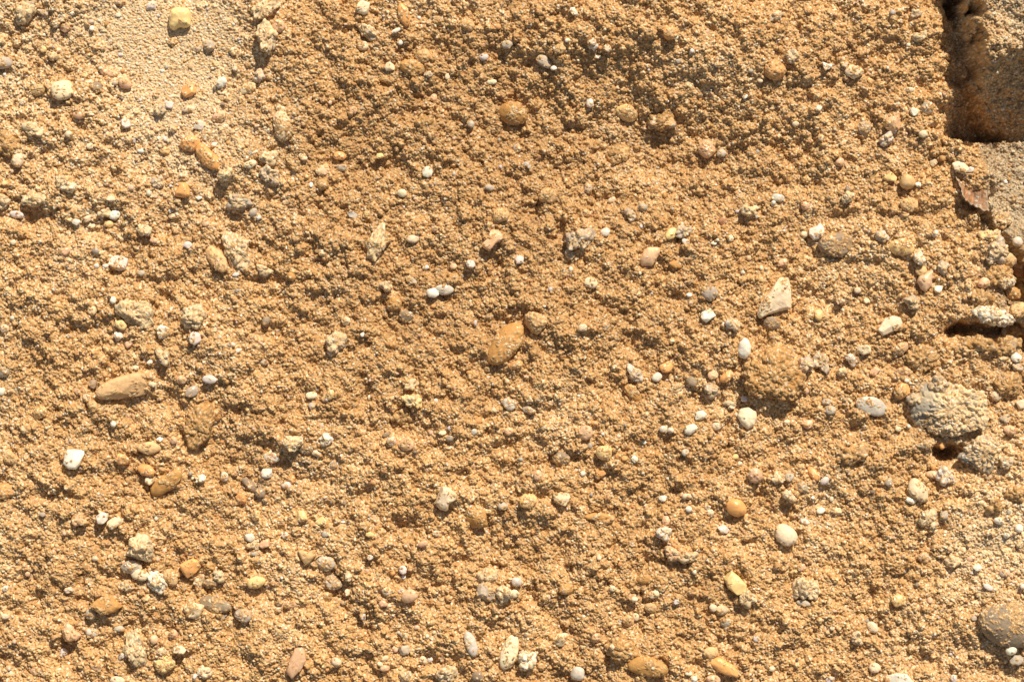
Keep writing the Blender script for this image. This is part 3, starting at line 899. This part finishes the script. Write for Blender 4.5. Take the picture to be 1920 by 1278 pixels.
OUTLINES = {   # traced plan outlines of the stones with a shape of their own
    (1452, 560): [(1461, 520), (1479, 520), (1483, 550), (1484, 579), (1462, 584), (1440, 590), (1424, 598), (1419, 588), (1425, 570), (1442, 547)],
    (228, 723): [(180, 736), (189, 722), (205, 712), (230, 703), (258, 697), (270, 700), (276, 722), (274, 738), (255, 743), (225, 748), (195, 748), (182, 744)],
    (138, 858): [(128, 839), (158, 840), (158, 852), (151, 870), (143, 879), (130, 879), (119, 870), (121, 852)],
    (357, 1066): [(336, 1058), (345, 1052), (362, 1046), (374, 1050), (377, 1062), (368, 1073), (352, 1084), (343, 1072)],
    (198, 1134): [(168, 1135), (182, 1122), (203, 1112), (216, 1124), (230, 1136), (214, 1147), (192, 1152)],
    (134, 1184): [(118, 1180), (124, 1166), (136, 1165), (140, 1178), (152, 1190), (146, 1198), (130, 1202), (117, 1196)],
    (576, 1043): [(558, 1031), (566, 1029), (576, 1034), (592, 1029), (593, 1040), (583, 1052), (573, 1059), (565, 1048)],
    (555, 1239): [(566, 1203), (572, 1222), (574, 1238), (566, 1254), (547, 1273), (535, 1256), (543, 1236), (552, 1215)],
    (836, 937): [(826, 911), (842, 913), (856, 925), (855, 936), (843, 944), (838, 958), (824, 955), (815, 944), (819, 930)],
    (1402, 784): [(1382, 779), (1388, 766), (1404, 763), (1417, 769), (1419, 783), (1414, 797), (1402, 804), (1391, 796)],
    (1735, 528): [(1718, 527), (1722, 518), (1737, 511), (1746, 507), (1750, 520), (1747, 535), (1735, 549), (1726, 543)],
    (1395, 653): [(1395, 632), (1404, 638), (1409, 650), (1407, 665), (1397, 674), (1386, 670), (1382, 659), (1387, 642)],
    (1219, 481): [(1213, 464), (1235, 463), (1237, 473), (1231, 487), (1224, 499), (1202, 498), (1200, 487), (1207, 472)],
    (924, 449): [(920, 430), (933, 430), (944, 441), (943, 448), (930, 456), (919, 469), (907, 466), (902, 458), (914, 447)],
    (1532, 434): [(1538, 417), (1546, 428), (1546, 438), (1536, 448), (1525, 451), (1516, 440), (1517, 429), (1530, 424)],
    (1565, 460): [(1532, 460), (1536, 450), (1550, 439), (1575, 437), (1597, 443), (1598, 454), (1594, 470), (1580, 482), (1560, 480), (1540, 472)],
    (343, 357): [(340, 341), (350, 342), (356, 354), (357, 367), (345, 371), (330, 369), (328, 362)],
    (1670, 611): [(1658, 597), (1672, 592), (1688, 595), (1693, 606), (1688, 617), (1668, 624), (1654, 630), (1645, 618), (1652, 608)],
    (338, 35): [(317, 30), (320, 20), (332, 13), (352, 16), (358, 25), (358, 48), (348, 53), (336, 53), (325, 57), (318, 50)],
    (251, 589): [(216, 580), (228, 566), (250, 568), (278, 570), (280, 582), (284, 598), (290, 608), (275, 614), (250, 606), (230, 594)],
    (363, 596): [(345, 585), (356, 574), (375, 573), (381, 590), (376, 608), (366, 618), (350, 610), (343, 600)],
    (1378, 1090): [(1356, 1080), (1360, 1070), (1369, 1067), (1386, 1080), (1400, 1096), (1398, 1110), (1382, 1115), (1364, 1101)],
    (1358, 1248): [(1329, 1242), (1338, 1232), (1348, 1230), (1370, 1243), (1385, 1258), (1384, 1270), (1372, 1268), (1345, 1258)],
    (1780, 768): [(1702, 745), (1728, 724), (1760, 716), (1790, 722), (1812, 728), (1838, 733), (1850, 752), (1853, 785), (1846, 800), (1815, 806), (1780, 815), (1750, 806), (1722, 796), (1705, 772)],
    (1866, 594): [(1822, 586), (1834, 576), (1862, 580), (1885, 584), (1898, 592), (1904, 602), (1890, 611), (1865, 608), (1840, 598)],
    (1893, 1170): [],
    (705, 458): [(716, 415), (723, 420), (724, 440), (718, 465), (706, 482), (694, 500), (682, 499), (686, 480), (692, 455), (703, 435)],
    (1553, 123): [(1542, 116), (1552, 120), (1563, 119), (1557, 128), (1546, 134), (1544, 127)],
    (1685, 1270): [(1665, 1266), (1680, 1261), (1700, 1262), (1712, 1277), (1708, 1292), (1680, 1294), (1668, 1282)],
}
FLAT = {(1635, 761): 0.5, (1450, 706): 0.9, (1780, 768): 0.5, (1843, 850): 0.55, (1452, 560): 0.7, (1893, 1170): 0.9, (1895, 1170): 0.8, (1738, 833): 2.0}
COLS = {
    'w': ((0.84, 0.77, 0.64), 'white'), 'l': ((0.70, 0.61, 0.55), 'whitish lilac'), 'c': ((0.80, 0.635, 0.43), 'cream'),
    'y': ((0.82, 0.58, 0.27), 'yellow'), 'o': ((0.74, 0.38, 0.14), 'orange'), 'm': ((0.52, 0.28, 0.09), 'amber'),
    'p': ((0.74, 0.47, 0.29), 'pinkish'), 't': ((0.66, 0.43, 0.21), 'tan'), 'g': ((0.48, 0.40, 0.31), 'grey'),
    'k': ((0.30, 0.22, 0.15), 'brown grey'), 'n': ((0.70, 0.55, 0.35), 'pale tan'), 'r': ((0.42, 0.20, 0.11), 'reddish brown'),
    'q': ((0.66, 0.60, 0.50), 'milky')}

def star_radius(th, poly, cx, cy):
    """distance from the centre to a closed outline along each angle"""
    P = np.array(poly, float) - (cx, cy)
    n = len(P); R = np.zeros(len(th))
    dx, dy = np.cos(th), np.sin(th)
    for i in range(n):
        a = P[i]; e = P[(i + 1) % n] - a
        den = dx * e[1] - dy * e[0]
        den = np.where(np.abs(den) < 1e-9, 1e-9, den)
        t = (a[0] * e[1] - a[1] * e[0]) / den
        u = (a[0] * dy - a[1] * dx) / den
        ok = (t > 0) & (u >= -1e-6) & (u <= 1 + 1e-6)
        R = np.where(ok, np.maximum(R, t), R)
    R[R == 0] = np.median(R[R > 0])
    return R

def auto_radius(th, a, b, ang, typ, sr):
    t = th - radians(ang)
    ell = 1.0 / np.sqrt((np.cos(t) / a) ** 2 + (np.sin(t) / b) ** 2)
    if typ in 'af':
        k = sr.integers(5, 8)
        al = np.sort(np.arange(k) * 2 * pi / k + sr.uniform(-0.35, 0.35, k)) + sr.uniform(0, 6)
        R = np.full(len(th), 9e9)
        for q in al:
            d = 1.0 / math.sqrt((math.cos(q - radians(ang)) / a) ** 2 + (math.sin(q - radians(ang)) / b) ** 2) * sr.uniform(0.80, 0.98)
            c = np.cos(th - q)
            R = np.where(c > 0.15, np.minimum(R, d / np.maximum(c, 0.15)), R)
        R = np.minimum(R, ell * 1.25)
    else:
        amp = 0.30 if typ in 'cd' else 0.10
        R = ell * (1 + amp * sum(sr.uniform(-1, 1) * np.cos(k * th + sr.uniform(0, 6)) / (k - 0.8) for k in (2, 3, 4, 5)))
    return R

def smooth_ring(R, w):
    if w < 1: return R
    k = np.arange(-w, w + 1); g = np.exp(-(k / (w * 0.6)) ** 2); g /= g.sum()
    return sum(gi * np.roll(R, ki) for gi, ki in zip(g, k))

def stone_mesh(x, y, a, b, ang, col, typ, dust, seed, fine=1.6):
    """returns vertices (layout units, centre at origin), quads, colours, half-height"""
    sr = np.random.default_rng(seed)
    poly = OUTLINES.get((x, y))
    nth = int(np.clip(2 * pi * (a + b) / 2 / fine, 14, 230)); nph = max(7, int(nth * 0.42))
    th = np.arange(nth) * 2 * pi / nth
    R = star_radius(th, poly, x, y) if poly else auto_radius(th, a, b, ang, typ, sr)
    R = smooth_ring(R, int(nth * (0.02 if typ in 'af' else 0.035 if typ == 'r' else 0.012)))
    if typ in 'cd':
        R = R * (1 + 0.05 * noise2(R * np.cos(th) + 300 + seed, R * np.sin(th) + 300, 9, 71) + 0.03 * noise2(R * np.cos(th) + 900, R * np.sin(th) + seed, 4, 72))
    size = math.sqrt(a * b)
    hz = {'r': sr.uniform(0.66, 0.84), 'a': 0.68, 'f': 0.22, 'c': 0.66, 'd': 0.62}[typ] * min(a, b)
    if (x, y) in FLAT: hz *= FLAT[(x, y)]
    e = {'r': sr.uniform(0.8, 1.0), 'a': 0.55, 'f': 0.6, 'c': 0.8, 'd': 0.9}[typ]
    ph = np.linspace(0, pi, nph + 1)[1:-1]
    rr = np.sin(ph) ** e; zz = np.sign(np.cos(ph)) * np.abs(np.cos(ph)) ** (0.9 if typ == 'r' else 0.75)
    X = rr[:, None] * (R * np.cos(th))[None]; Y = rr[:, None] * (R * np.sin(th))[None]
    Z = np.repeat(zz[:, None] * hz, nth, 1)
    V = np.vstack([np.stack([X, Y, Z], -1).reshape(-1, 3), [[0, 0, hz]], [[0, 0, -hz]]])
    # tilt the top so that no two stones take the light alike
    tx, ty = sr.uniform(-0.28, 0.28, 2) if typ != 'f' else sr.uniform(-0.45, 0.45, 2)
    if (x, y) == (1780, 768): tx, ty = 0.16, 0.10
    V[:, 2] += (tx * V[:, 0] + ty * V[:, 1]) * (0.8 if typ != 'd' else 0.3)
    N0 = V / np.array([a, b, hz]) ** 2
    if typ in 'ac':
        for _ in range(6 if typ == 'c' and size > 20 else 2 if poly else 7 if typ == 'a' else 4):        # facets
            n = sr.normal(size=3); n[2] = abs(n[2]) * 1.6 + 0.25; n /= np.linalg.norm(n)
            s = (V @ n); d = s.max() * sr.uniform(0.72, 0.92)
            V -= np.maximum(0, s - d)[:, None] * n * 0.94
    N0 /= np.linalg.norm(N0, axis=1)[:, None] + 1e-9
    off = sr.uniform(0, 1000, 3)
    amp = {'r': 0.06, 'a': 0.025, 'f': 0.05, 'c': 0.20 if size < 30 else 0.10, 'd': 0.15}[typ]
    disp = amp * size * noise3(V + off, size * 0.8, 3) + amp * 0.5 * size * noise3(V + off, size * 0.33, 4)
    if typ in 'cd':
        disp += 1.6 * np.abs(noise3(V + off, 11.0, 5)) + 0.8 * noise3(V + off, 3.2, 6)
        pit = noise3(V + off, 9.0, 8); disp -= 2.6 * np.clip(pit - 0.35, 0, 1)
    else:
        disp += 0.35 * noise3(V + off, 4.0, 5)
    V = V + N0 * disp[:, None]
    if typ == 'f':
        V[:, 2] += 0.12 * size * noise3(V * [1, 1, 0] + off, size, 6)
    # colours of the stone
    base_c = np.array(COLS[col][0]) * sr.uniform(0.9, 1.08) * (1 + sr.uniform(-0.025, 0.025, 3))
    m = noise3(V + off, size * 0.7, 11)[:, None]; m2 = noise3(V + off, 4.5, 12)[:, None]
    C = base_c * (1.13 + 0.08 * m + 0.06 * m2)
    warm = np.array([0.68, 0.40, 0.16])
    if typ in 'cad':
        C = C + (warm - C) * (0.35 * np.clip(noise3(V + off, size * 0.5, 14), 0, 1))[:, None]
    if col in 'lwq' and typ in 'ar':
        C = C + (np.array([0.80, 0.70, 0.58]) - C) * (0.5 * np.clip(noise3(V + off, size * 0.6, 15) + 0.1, 0, 1))[:, None]
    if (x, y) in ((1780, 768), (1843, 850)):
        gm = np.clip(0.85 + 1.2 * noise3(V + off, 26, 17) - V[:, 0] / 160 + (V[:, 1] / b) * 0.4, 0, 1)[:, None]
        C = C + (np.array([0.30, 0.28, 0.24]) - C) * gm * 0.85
    if typ == 'c':
        C = C * (1 - 0.30 * np.clip(noise3(V + off, 3.0, 16), 0, 1))[:, None]
    # sand grains stuck to it
    cover = (dust + 0.8) / 12.0 if typ not in 'cd' else (0.75 if typ == 'd' else 0.45 + dust / 18.0)
    up = V[:, 2] / hz
    score = noise3(V + off, max(size * 0.5, 5), 21) * 0.8 + 0.35 * up + 0.25 * noise3(V + off, 5, 22)
    thr = 1.0 - 1.75 * cover
    def coat(V, C, count, mu, sg, lo, hi, push, thr, pale, tint):
        cand = sr.integers(0, len(V), count)
        cand = np.unique(cand[(score[cand] + sr.normal(0, 0.18, len(cand)) > thr) & (up[cand] > -0.6)])
        if not len(cand): return V, C
        rr_ = np.clip(sr.lognormal(mu, sg, len(cand)), lo, hi)
        G = V[cand] + N0[cand] * (rr_ * sr.uniform(-0.6, push, len(cand)))[:, None] + sr.normal(0, 0.5, (len(cand), 3))
        gcol = grain_colours(len(cand), pale) * tint
        best = np.full(len(V), -1.0); who = np.full(len(V), -1)
        for s0 in range(0, len(V), 4000):
            sl_ = slice(s0, s0 + 4000)
            q = rr_[None] ** 2 - ((V[sl_, None, :] - G[None]) ** 2).sum(-1)
            k = q.argmax(1)
            best[sl_] = q[np.arange(len(k)), k]; who[sl_] = k
        on = best > 0
        lift = np.zeros(len(V)); lift[on] = np.sqrt(best[on]) * 0.95
        V = V + N0 * lift[:, None]
        C = C.copy(); C[on] = gcol[who[on]]
        return V, C
    area = size * size * 4
    tint = np.array([0.88, 0.84, 0.78]) if typ == 'd' else np.ones(3)
    if typ in 'cd' and size > 7:
        pl = 0.8 if typ == 'c' else 0.08
        V, C1 = coat(V, C, int(area / 16), 1.25, 0.35, 2.0, 6.5, 0.4, thr - 0.3, pl, tint)
        C = C1 if typ == 'd' else C
    if cover > 0.02 and area > 80:
        V, C = coat(V, C, int(area / 9.0 * 4 * (1.8 if typ == 'd' else 1.3 if typ == 'c' else 0.9)), 0.55, 0.25, 1.2, 3.2, 0.8,
                    thr, 0.8 if typ == 'c' else 0.08, tint)
    # quads + caps
    nr = nph - 1
    i = np.arange(nr - 1)[:, None]; j = np.arange(nth)[None]
    j2 = (j + 1) % nth
    Q = np.stack([i * nth + j, (i + 1) * nth + j, (i + 1) * nth + j2, i * nth + j2], -1).reshape(-1, 4)
    top = nr * nth; bot = top + 1
    jj = np.arange(0, nth)
    T1 = np.stack([np.full(nth, top), jj, (jj + 1) % nth], -1)
    lr = (nr - 1) * nth
    T2 = np.stack([np.full(nth, bot), lr + (jj + 1) % nth, lr + jj], -1)
    # all as triangles
    T = np.vstack([Q[:, [0, 1, 2]], Q[:, [0, 2, 3]], T1, T2])
    V[:, 1] *= -1           # layout y runs down, world y runs up
    return V, T, np.clip(C, 0.01, 0.92), hz

# read the catalogue
stones = []
for ln in STONES.strip().splitlines():
    parts = [p.strip() for p in ln.split('|')]
    f = parts[0].split()
    x, y, a, b, ang = [int(v) for v in f[:5]]
    stones.append(dict(x=x, y=y, a=a, b=b, ang=ang, col=f[5], typ='r' if f[6] == 'q' else f[6], dust=int(f[7]),
                       glassy=f[6] == 'q' or f[5] == 'q',
                       label=parts[1] if len(parts) > 1 else None, anchor=parts[2] if len(parts) > 2 else None))
for s in stones:
    s['size'] = math.sqrt(s['a'] * s['b'])
    big = max(s['a'], s['b']) >= 18 or s['size'] >= 14.5
    if s['typ'] == 'd': s['kind'] = 'sand_clod'
    elif s['typ'] == 'c' and s['size'] >= 8.5: s['kind'] = 'crusty_lump'
    elif s['typ'] == 'f': s['kind'] = 'stone_chip'
    elif (s['x'], s['y']) == (1780, 768): s['kind'] = 'rock'
    elif big: s['kind'] = 'stone'
    else: s['kind'] = 'pebble'
    if s['label'] and s['kind'] in ('stone', 'pebble'):
        p_, q_ = s['label'].find('pebble'), s['label'].find('stone')
        if p_ >= 0 and (q_ < 0 or p_ < q_): s['kind'] = 'pebble'
        elif q_ >= 0: s['kind'] = 'stone'
peb = sorted([s for s in stones if s['kind'] == 'pebble'], key=lambda s: -s['size'])
for s in peb[298:]: s['kind'] = 'grit'

WORD = {'r': 'rounded', 'a': 'angular', 'f': 'flat thin', 'c': 'crusty', 'd': 'caked'}
NOUN = {'pebble': 'pebble', 'stone': 'stone', 'crusty_lump': 'lump', 'sand_clod': 'lump of sand', 'stone_chip': 'chip', 'rock': 'rock'}
CAT = {'pebble': 'pebble', 'stone': 'stone', 'crusty_lump': 'crusty lump', 'sand_clod': 'sand clod', 'stone_chip': 'stone chip', 'rock': 'rock'}
GRP = {'pebble': 'small pebbles scattered over the sand', 'stone': 'larger stones lying in the sand', 'crusty_lump': 'crusty lumps of pale sand and grit',
       'sand_clod': 'lumps of caked sand', 'stone_chip': 'thin flat chips of stone', 'rock': None}
def size_word(s):
    return 'tiny' if s['size'] < 7.5 else 'small' if s['size'] < 11 else 'middling' if s['size'] < 16 else 'large'
def desc(s):
    sh = 'glassy' if s['glassy'] and s['col'] != 'q' else WORD[s['typ']]
    if s['typ'] in 'ra' and sh != 'glassy' and max(s['a'], s['b']) / min(s['a'], s['b']) > 1.6: sh = 'elongated' if s['typ'] == 'r' else 'splinter-like'
    c = COLS[s['col']][1]
    if s['dust'] >= 5 and s['typ'] in 'ra': c = 'sandy ' + c
    return f"{size_word(s)} {c} {sh} {NOUN[s['kind']]}"
def relation(s, t):
    dx, dy = s['x'] - t['x'], s['y'] - t['y']
    ang = math.degrees(math.atan2(dy, dx)) % 360
    names = ['right of', 'lower right of', 'below', 'lower left of', 'left of', 'upper left of', 'above', 'upper right of']
    d = math.hypot(dx, dy) - s['size'] - t['size']
    w = 'touching' if d < -2 else 'just' if d < 26 else 'close' if d < 58 else 'farther' if d < 105 else 'well'
    k = names[int(((ang + 22.5) % 360) // 45)]
    return f"{w} {k}"
indiv = [s for s in stones if s['kind'] != 'grit']
anchors = [s for s in indiv if s['anchor']]
for s in indiv:
    s['desc'] = desc(s)
dups = 0
for s in indiv:
    if s['label']: continue
    order = sorted(anchors, key=lambda t: math.hypot(s['x'] - t['x'], s['y'] - t['y']))
    done = False
    for t in order[:6]:
        r = relation(s, t)
        if any(o is not s and o['desc'] == s['desc'] and relation(o, t) == r for o in indiv): continue
        lab = f"{s['desc']} {r} the {t['anchor']}"
        if r.startswith('touching'):
            side = {'right of': 'on its right', 'below': 'on its lower side', 'left of': 'on its left', 'above': 'on its upper side'}.get(r[9:], 'at its ' + r[9:-3])
            lab = f"{s['desc']} touching the {t['anchor']} {side}"
        if len(lab.split()) > 16: continue
        s['label'] = lab
        done = True; break
    if not done:
        dups += 1
        s['label'] = f"{s['desc']} {relation(s, order[0])} the {order[0]['anchor']}"
labs = [s['label'] for s in indiv]
print('individual stones', len(indiv), 'unresolved', dups, 'dups', len(labs) - len(set(labs)),
      'maxwords', max(len(l.split()) for l in labs), {k: sum(s['kind'] == k for s in stones) for k in ('pebble', 'stone', 'crusty_lump', 'sand_clod', 'stone_chip', 'grit')})

# ------------------------------------------------------------------ seat the stones and press the sand under them
def window(s, pad=1.0):
    r = max(s['a'], s['b']) * pad + 4
    i0, i1 = max(0, int((s['x'] - r - X0) / D)), min(NX, int((s['x'] + r - X0) / D) + 2)
    j0, j1 = max(0, int((s['y'] - r - Y0) / D)), min(NY, int((s['y'] + r - Y0) / D) + 2)
    return slice(j0, j1), slice(i0, i1)

meshes = []
for n, s in enumerate(stones):
    fine = 1.6 if s['size'] > 9 else 1.35
    V, T, C, hz = stone_mesh(s['x'], s['y'], s['a'], s['b'], s['ang'], s['col'], s['typ'], s['dust'], 1000 + n, fine)
    w = window(s)
    dx = GX[w] - s['x']; dy = GY[w] - s['y']
    ca, sa = math.cos(radians(s['ang'])), math.sin(radians(s['ang']))
    u = (dx * ca + dy * sa) / s['a']; v = (-dx * sa + dy * ca) / s['b']
    rho = np.sqrt(u * u + v * v)
    ring = (rho < 1.15)
    if not ring.any(): s['z'] = 0; meshes.append((V, T, C)); continue
    zg = np.percentile(H1[w][ring], 60 if s['size'] > 16 else 72 if s['dust'] > 2 else 92)
    if (s['x'], s['y']) in ((1866, 594),): zg += 10
    expo = {0: 0.62, 1: 0.56, 2: 0.5, 3: 0.42, 4: 0.34, 5: 0.24, 6: 0.15, 7: 0.05}[s['dust']]
    if s['typ'] == 'f': expo = 2.2
    if s['typ'] == 'c': expo += 0.14
    if s['typ'] == 'd': expo = 0.1 if s['size'] > 40 else 0.08
    zc = zg + hz * expo
    s['z'] = zc
    # sand never rises through the stone: keep it below the stone's own belly line
    poly_in = np.clip(1 - rho, 0, 1)
    cap = zc + hz * 0.35 - 14 * poly_in
    if s['dust'] < 5 or s['typ'] in 'cd':
        m = rho < 0.97
        Hw = H[w]; Hw[m] = np.minimum(Hw[m], cap[m])
    meshes.append((V, T, C))

# ------------------------------------------------------------------ the ground: one sheet, fine in the middle and coarser outwards
def spread(lo, hi, core):
    out = []; d = D; v = hi
    while v < 160000:
        d *= 1.10; v += d; out.append(v)
    left = []; d = D; v = lo
    while v > -160000:
        d *= 1.10; v -= d; left.append(v)
    return np.concatenate([np.array(left[::-1]), core, np.array(out)]), len(left)
ax, nl = spread(X0, gx[-1], gx)
ay, nt_ = spread(Y0, gy[-1], gy)
def mirror_idx(c, lo, n):
    k = np.round((c - lo) / D).astype(np.int64)
    p = 2 * (n - 1)
    k = np.mod(k, p)
    return np.where(k >= n, p - k, k)
ix = mirror_idx(ax, X0, NX); iy = mirror_idx(ay, Y0, NY)
AX, AY = np.meshgrid(ax, ay)
det = (H - B)[np.ix_(iy, ix)]
BB = np.empty(AX.shape, f32)
BB[:] = base(AX, AY)
hgt = BB + det
hgt[nt_:nt_ + NY, nl:nl + NX] = H
far = np.hypot(AX - CX, AY - CY)
hgt = hgt + (60 * noise2(AX, AY, 2600, 61) * sstep(2600, 6000, far)).astype(f32)
gid = GID[np.ix_(iy, ix)]; cid = CID[np.ix_(iy, ix)]
colr = gc[gid] * np.clip(cj[cid], 0.75, 1.3)
ox, oy = world_xy(AX, AY)
Vg = np.stack([ox, oy, hgt * S], -1).reshape(-1, 3)
W_, H_ = len(ax), len(ay)
jj, ii = np.meshgrid(np.arange(H_ - 1), np.arange(W_ - 1), indexing='ij')
q = (jj * W_ + ii).ravel()
Fg = np.stack([q, q + W_, q + W_ + 1, q + 1], -1)
ground = link_mesh("ground", Vg, Fg, colr.reshape(-1, 3), M['sand'])
ground['kind'] = 'structure'
ground['label'] = 'loose damp orange sand with crumbs and fine grains'

# ------------------------------------------------------------------ place the stones
def place(s, mesh, name):
    V, T, C = mesh
    m = M['crust'] if s['typ'] in 'cd' else M['quartz'] if s['glassy'] else M['waxy'] if s['col'] in 'owyp' and s['dust'] < 5 else M['dull']
    o = link_mesh(name, V * S, T, C, m, tris=True)
    wx, wy = world_xy(s['x'], s['y'])
    k = 1 - s['z'] * S / CAM_H      # higher ground lies nearer the middle of the view for the same direction
    o.location = (wx * k, wy * k, s['z'] * S)
    return o

for s, me in zip(stones, meshes):
    if s['kind'] == 'grit': continue
    o = place(s, me, s['kind'])
    o['label'] = s['label']; o['category'] = CAT[s['kind']]
    if GRP[s['kind']]: o['group'] = GRP[s['kind']]

# rusty flake standing in the lip of the crack: a bent plate with torn edge and a crust along its rim
def rusty_flake():
    nu, nv = 46, 40
    u, v = np.meshgrid(np.linspace(-1, 1, nu), np.linspace(-1, 1, nv))
    px = 27 * u * (1 - 0.12 * v) + 7 * v; py = 23 * v + 5 * u
    r_ = 2.2 * noise2(px, py, 7, 31) + 1.3 * noise2(px, py, 3, 32)
    px = px + r_ * np.abs(u) ** 3; py = py + 1.3 * r_ * np.abs(v) ** 3
    z = 9 * u * u + 5 * v + 7 * np.clip(v - 0.7, 0, 1) / 0.3 * 0.6 + 2.4 * noise2(px * 1.0, py * 0.35, 5, 33) + 1.2 * noise2(px, py, 3, 34)
    top = np.stack([px, -py, z], -1).reshape(-1, 3)
    botm = top - [0, 0, 3.0]
    V = np.vstack([top, botm]); n = nu * nv
    j, i = np.meshgrid(np.arange(nv - 1), np.arange(nu - 1), indexing='ij')
    q = (j * nu + i).ravel()
    F = np.stack([q, q + nu, q + nu + 1, q + 1], -1)
    Fb = F[:, ::-1] + n
    per = np.concatenate([np.arange(nu), np.arange(1, nv) * nu + nu - 1, (nv - 1) * nu + np.arange(nu - 2, -1, -1), np.arange(nv - 2, 0, -1) * nu])
    p2 = np.roll(per, -1)
    side = np.stack([per, p2, p2 + n, per + n], -1)
    F = np.vstack([F, Fb, side])
    T = np.vstack([F[:, [0, 1, 2]], F[:, [0, 2, 3]]])
    s_ = noise2(V[:, 0] * 1.0 + 500, V[:, 1] * 0.4, 6, 35)[:, None]
    c = np.array([0.34, 0.17, 0.08]) + np.clip(s_, -1, 1) * np.array([0.14, 0.06, 0.03])
    uu = np.tile(np.abs(u).ravel(), 2)[:, None]; vv = np.tile(v.ravel(), 2)[:, None]
    edge = np.clip((np.maximum(uu, vv) - 0.78) / 0.2, 0, 1)
    c = c + (np.array([0.48, 0.40, 0.29]) - c) * edge * 0.8
    g_ = (noise2(V[:, 0], V[:, 1], 4, 36) > 0.5)[:, None] & (uu < 0.5)
    c = np.where(g_, [0.40, 0.38, 0.33], c)
    return V, T, np.clip(c, 0.02, 0.9)
Vf, Tf, Cf = rusty_flake()
fl = link_mesh("rusty_flake", Vf * S, Tf, Cf, M['rust'], tris=True)
wx, wy = world_xy(1823, 368)
zf = float(np.percentile(sample(H1, np.linspace(1805, 1835, 12), np.full(12, 360.0)), 70))
fl.location = (wx, wy, (zf + 10) * S)
fl.rotation_euler = (radians(-14), radians(6), radians(-12))
fl['label'] = 'brown rusty curled flake with a torn grey rim, on the brink of the grey hollow'
fl['category'] = 'rusty flake'

# ------------------------------------------------------------------ grit: all the tiny bits nobody could count
def ico(sub):
    t = (1 + 5 ** 0.5) / 2
    v = [(-1, t, 0), (1, t, 0), (-1, -t, 0), (1, -t, 0), (0, -1, t), (0, 1, t), (0, -1, -t), (0, 1, -t), (t, 0, -1), (t, 0, 1), (-t, 0, -1), (-t, 0, 1)]
    f = [(0, 11, 5), (0, 5, 1), (0, 1, 7), (0, 7, 10), (0, 10, 11), (1, 5, 9), (5, 11, 4), (11, 10, 2), (10, 7, 6), (7, 1, 8),
         (3, 9, 4), (3, 4, 2), (3, 2, 6), (3, 6, 8), (3, 8, 9), (4, 9, 5), (2, 4, 11), (6, 2, 10), (8, 6, 7), (9, 8, 1)]
    v = [np.array(p, float) / np.linalg.norm(p) for p in v]
    for _ in range(sub):
        cache = {}; nf = []
        def mid(a, b):
            k = (min(a, b), max(a, b))
            if k not in cache:
                m = v[a] + v[b]; v.append(m / np.linalg.norm(m)); cache[k] = len(v) - 1
            return cache[k]
        for a, b, c in f:
            x, y, z = mid(a, b), mid(b, c), mid(c, a)
            nf += [(a, x, z), (b, y, x), (c, z, y), (x, y, z)]
        f = nf
    return np.array(v), np.array(f)

def make_grit():
    V0, F0 = ico(1)
    r = np.random.default_rng(99)
    n = 13000
    x = r.uniform(X0, X1, n); y = r.uniform(Y0, Y1, n)
    sm = sample(SMO, x, y)
    dens = 0.22 + 0.55 * pale_at(x, y) + 0.35 * (noise2(x, y, 70, 41) > 0.25) * 0.6
    dens = dens * (1 - 0.7 * gauss(x, y, 290, 45, 150, 70, 8))
    k = r.random(n) < dens
    x, y = x[k], y[k]; n = len(x)
    rad = np.clip(r.lognormal(0.80, 0.36, n), 1.5, 6.0)
    z = sample(H, x, y) + rad * r.uniform(-0.35, 0.45, n)
    pal = np.array([(0.80, 0.70, 0.52), (0.84, 0.80, 0.74), (0.72, 0.50, 0.28), (0.74, 0.38, 0.15), (0.50, 0.44, 0.36),
                    (0.66, 0.58, 0.56), (0.78, 0.52, 0.36), (0.30, 0.22, 0.16), (0.62, 0.35, 0.13)])
    kc = r.choice(9, n, p=[.12, .03, .22, .10, .10, .04, .08, .05, .26])
    col = pal[kc] * r.uniform(0.85, 1.08, (n, 1))
    sc = rad[:, None] * r.uniform(0.65, 1.25, (n, 3)); sc[:, 2] *= 0.8
    q = r.normal(size=(n, 4)); q /= np.linalg.norm(q, axis=1)[:, None]
    w, a, b, c = q.T
    R = np.stack([1 - 2 * (b * b + c * c), 2 * (a * b - c * w), 2 * (a * c + b * w),
                  2 * (a * b + c * w), 1 - 2 * (a * a + c * c), 2 * (b * c - a * w),
                  2 * (a * c - b * w), 2 * (b * c + a * w), 1 - 2 * (a * a + b * b)], -1).reshape(n, 3, 3)
    P = V0[None] * (1 + 0.13 * r.normal(size=(n, len(V0), 1)))
    P = np.einsum('nij,nvj->nvi', R, P) * sc[:, None]
    P[:, :, 0] += x[:, None]; P[:, :, 1] += y[:, None]; P[:, :, 2] += z[:, None]
    Vs = P.reshape(-1, 3)
    Vw = np.stack([(Vs[:, 0] - CX), (CY - Vs[:, 1]), Vs[:, 2]], -1)
    T = (F0[None, :, ::-1] + (np.arange(n) * len(V0))[:, None, None]).reshape(-1, 3)
    C = np.repeat(col, len(V0), 0)
    vs, ts, cs = [Vw], [T], [C]; o = len(Vw)
    for s, me in zip(stones, meshes):        # the smallest catalogued bits lie where the photograph has them
        if s['kind'] != 'grit': continue
        V, T2, C2 = me
        vs.append(V + [s['x'] - CX, CY - s['y'], s['z']]); ts.append(T2 + o); cs.append(C2); o += len(V)
    return np.vstack(vs), np.vstack(ts), np.vstack(cs)
Vt, Tt, Ct = make_grit()
grit = link_mesh("grit", Vt * S, Tt, Ct, M['dull'], tris=True)
grit['kind'] = 'stuff'
grit['label'] = 'tiny pale and orange bits of grit strewn over the sand'
grit['category'] = 'grit'
